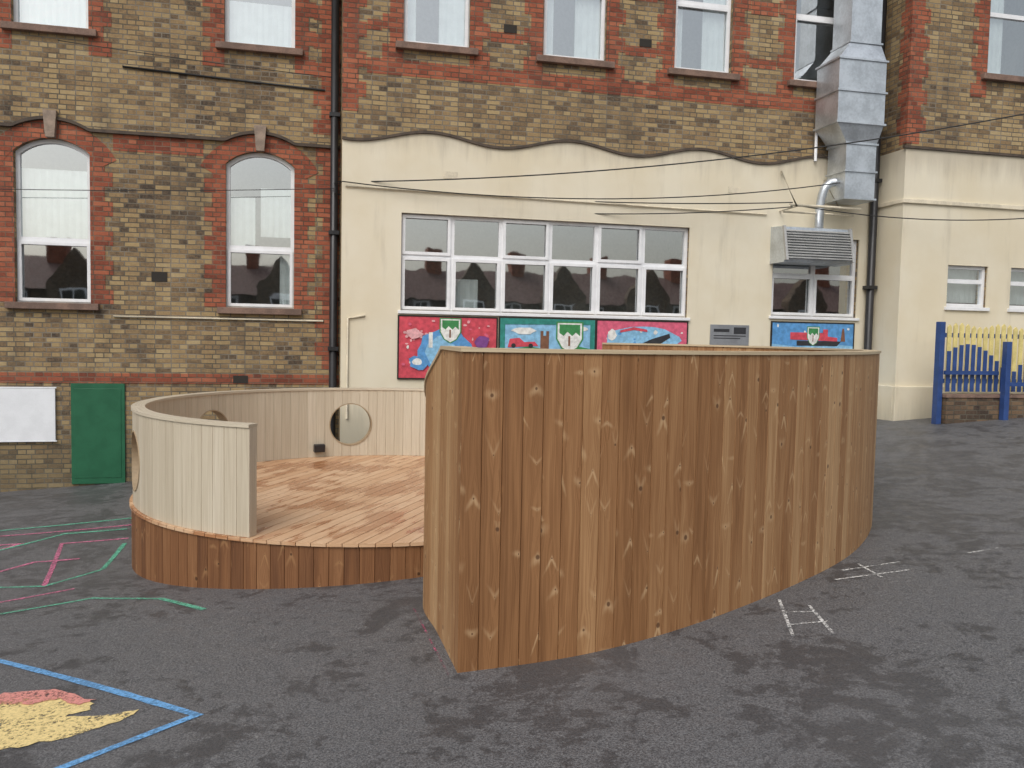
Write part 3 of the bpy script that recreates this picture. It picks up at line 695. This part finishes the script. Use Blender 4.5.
tube("rail_lower",[(7.05,-.3,4.0),(8.35,-.3,4.0)],.018,M_crm2,br)
tube("arm_far",[(7.95,-.03,4.6),(7.95,-.5,4.08),(7.95,-.03,4.08)],.016,M_crm2,br)
dc=empty("ventilation_duct",BM)
def taper(name,a,za,b,zb_,mat=M_galv):
    v=[(a[0],a[2],za),(a[1],a[2],za),(a[1],a[3],za),(a[0],a[3],za),(b[0],b[2],zb_),(b[1],b[2],zb_),(b[1],b[3],zb_),(b[0],b[3],zb_)]
    f=[(0,3,2,1),(4,5,6,7),(0,1,5,4),(1,2,6,5),(2,3,7,6),(3,0,4,7)]
    return mk(name,v,[list(q) for q in f],mat,dc)
A=(7.95,8.5,-.62,-.12); Bx=(7.70,8.55,-.72,-.1); Cx=(7.95,8.5,-.62,-.12)
taper("duct_lower",A,4.22,A,5.1); taper("duct_transition",A,5.1,Bx,5.4); taper("duct_silencer",Bx,5.4,Bx,6.4); taper("duct_shoulder",Bx,6.4,Cx,6.7); taper("duct_riser",Cx,6.7,Cx,10.9)
v=[];f=[]
for z,q in ((4.22,A),(4.66,A),(5.1,A),(5.4,Bx),(5.9,Bx),(6.4,Bx),(6.7,Cx),(7.6,Cx),(8.5,Cx)):
    boxvf((q[0]-.025,q[1]+.025,q[2]-.025,q[3]+.02,z-.014,z+.014),v,f)
mk("duct_flanges",v,f,M_galv,dc)
tube("duct_bend",[(7.95,-.35,4.52),(7.86,-.35,4.5),(7.77,-.34,4.42),(7.73,-.33,4.28),(7.72,-.3,4.1),(7.72,-.3,3.76)],.07,M_galv,dc,seg=16)

def cable(p,q,sag,r=.009):
    pts=[]
    for i in range(25):
        t_=i/24; a=Vector(p).lerp(Vector(q),t_); a.z-=sag*4*t_*(1-t_); pts.append(a)
    return tube("overhead_cable",pts,r,M_cable,None,BM,seg=6)
cable((-.1,YL-.2,4.18),(7.1,-.5,4.12),.12); cable((-.1,YL-.2,4.02),(7.1,-.5,4.05),.2); cable((.0,-.08,4.10),(8.3,-.5,4.55),.28)
cable((-14,.4,3.9),(-.1,YL-.2,4.1),.25,.006); cable((-.05,.1,4.12),(12,-3,5.8),.35,.01); cable((7.2,-.4,4.1),(13,-2,4.3),.3)
cable((-4,.72,6.0),(-.1,YL-.1,5.8),.02,.006)

# ------------------------------------------------------------------ fence by side wing
fn=empty("picket_fence",BM)
yf=-1.5
v=[];f=[]; s=9.26;i=0
while s<14:
    zt=2.2+.03*math.sin(i*.9)
    prismvf([(s,1.15),(s+.07,1.15),(s+.07,zt-.04),(s+.035,zt),(s,zt-.04)],yf-.03,yf-.008,v,f); s+=.112;i+=1
mk("pickets",v,f,M_yel,fn)
boxes("rails",[(9.2,14,yf-.007,yf+.04,2.0,2.07),(9.2,14,yf-.007,yf+.04,1.28,1.35)],M_blue,fn,bevel=.004)
boxes("posts",[(9.10,9.19,yf-.06,yf+.05,.3,2.24),(10.18,10.27,yf-.24,yf-.14,.3,1.95),(12.2,12.3,yf-.24,yf-.14,.3,2.2)],M_blue,fn,bevel=.006)
boxes("gate_rails",[(10.27,12.2,yf-.21,yf-.17,1.25,1.31),(9.19,10.18,yf-.1,yf-.06,1.42,1.48)],M_blue,fn)
v=[];f=[]
for k in range(40):
    a=9.26+k*.112; zt=1.4+.5*abs(math.sin((k+4)*.22))
    boxvf((a-.002,a+.072,yf-.036,yf-.0305,1.15,zt),v,f)
mk("painted_picket_bases",v,f,M_blue,fn)
gw=boxes("low_brick_wall",[(9.22,14,yf-.12,yf+.12,.2,1.06)],M_stockdark,None,BM)
boxes("wall_coping",[(9.2,14,yf-.14,yf+.14,1.062,1.11)],M_stone,gw)

# ------------------------------------------------------------------ houses opposite (seen in the window reflections)
HM=Matrix.Translation((14,-26,0))@Matrix.Rotation(al,4,'Z')
th_=empty("terraced_houses",HM)
bs=[];rv2=[];rf2=[];wv=[];dk=[]
for i in range(-7,6):
    x0=i*6.; x1=x0+6.
    bs.append((x0,x1-.01,-8,0,-2.5,4.2))
    xa,xb=x0+.6,x0+3.6; prismvf([(xa,-2.5),(xb,-2.5),(xb,4.6),((xa+xb)/2,6.6),(xa,4.6)],0.01,.8,rv2,rf2)
    for (a,b,c,d) in ((x0+1.2,x0+3.0,.2,1.9),(x0+1.4,x0+2.8,2.7,4.1),(x0+4.2,x0+5.3,2.7,4.0)):
        yy=.8 if b<x0+3.6 else 0
        wv.append((a,b,yy+.01,yy+.06,c,d)); dk.append((a+.12,(a+b)/2-.05,yy+.061,yy+.07,c+.12,d-.12)); dk.append(((a+b)/2+.05,b-.12,yy+.061,yy+.07,c+.12,d-.12))
boxes("walls",bs,M_stockdark,th_); mk("gables",rv2,rf2,M_stockdark,th_); boxes("windows",wv,M_pvc,th_); boxes("panes",dk,M_dark,th_)
v=[(-42,.5,4.1),(36,.5,4.1),(36,-4,6.3),(-42,-4,6.3),(-42,-8.5,4.1),(36,-8.5,4.1)]
mk("roof",v,[[0,1,2,3],[3,2,5,4]],M_tile,th_)
boxes("chimneys",[(i*6-.5,i*6+.5,-4.6,-3.4,5.5,7.6) for i in range(-6,6)],M_red,th_)

# ------------------------------------------------------------------ light
w=bpy.data.worlds.new("World"); scn.world=w; w.use_nodes=True
nt=w.node_tree; bg=nt.nodes['Background']
sk=nt.nodes.new('ShaderNodeTexSky'); sk.sky_type='NISHITA'; sk.sun_disc=False
el=math.radians(48); az=math.radians(200)
sk.sun_elevation=el; sk.sun_rotation=az; sk.air_density=1.5; sk.dust_density=4
hs=nt.nodes.new('ShaderNodeHueSaturation'); hs.inputs['Saturation'].default_value=.4
nt.links.new(sk.outputs[0],hs.inputs['Color']); nt.links.new(hs.outputs[0],bg.inputs['Color']); bg.inputs['Strength'].default_value=.15
L=bpy.data.lights.new("sun","SUN"); L.energy=.9; L.angle=math.radians(35); L.color=(1,.98,.95)
so=link(bpy.data.objects.new("sun",L))
sd=Vector((math.sin(az)*math.cos(el),math.cos(az)*math.cos(el),math.sin(el)))
so.rotation_euler=sd.to_track_quat('Z','Y').to_euler()

# ------------------------------------------------------------------ camera
cd=bpy.data.cameras.new("camera"); cam=link(bpy.data.objects.new("camera",cd)); scn.camera=cam
cd.sensor_width=36; cd.lens=840/1024*36; cd.clip_end=2000; cd.clip_start=.05
tp=math.atan(49/840); r=.02
F=Vector((0,math.cos(tp),-math.sin(tp))); U=Vector((0,math.sin(tp),math.cos(tp))); Rr=Vector((1,0,0))
cr_=Rr*math.cos(r)+U*math.sin(r); cu=-Rr*math.sin(r)+U*math.cos(r)
m=Matrix((cr_,cu,-F)).transposed().to_4x4(); m.translation=(0,0,1.9)
cam.matrix_world=m
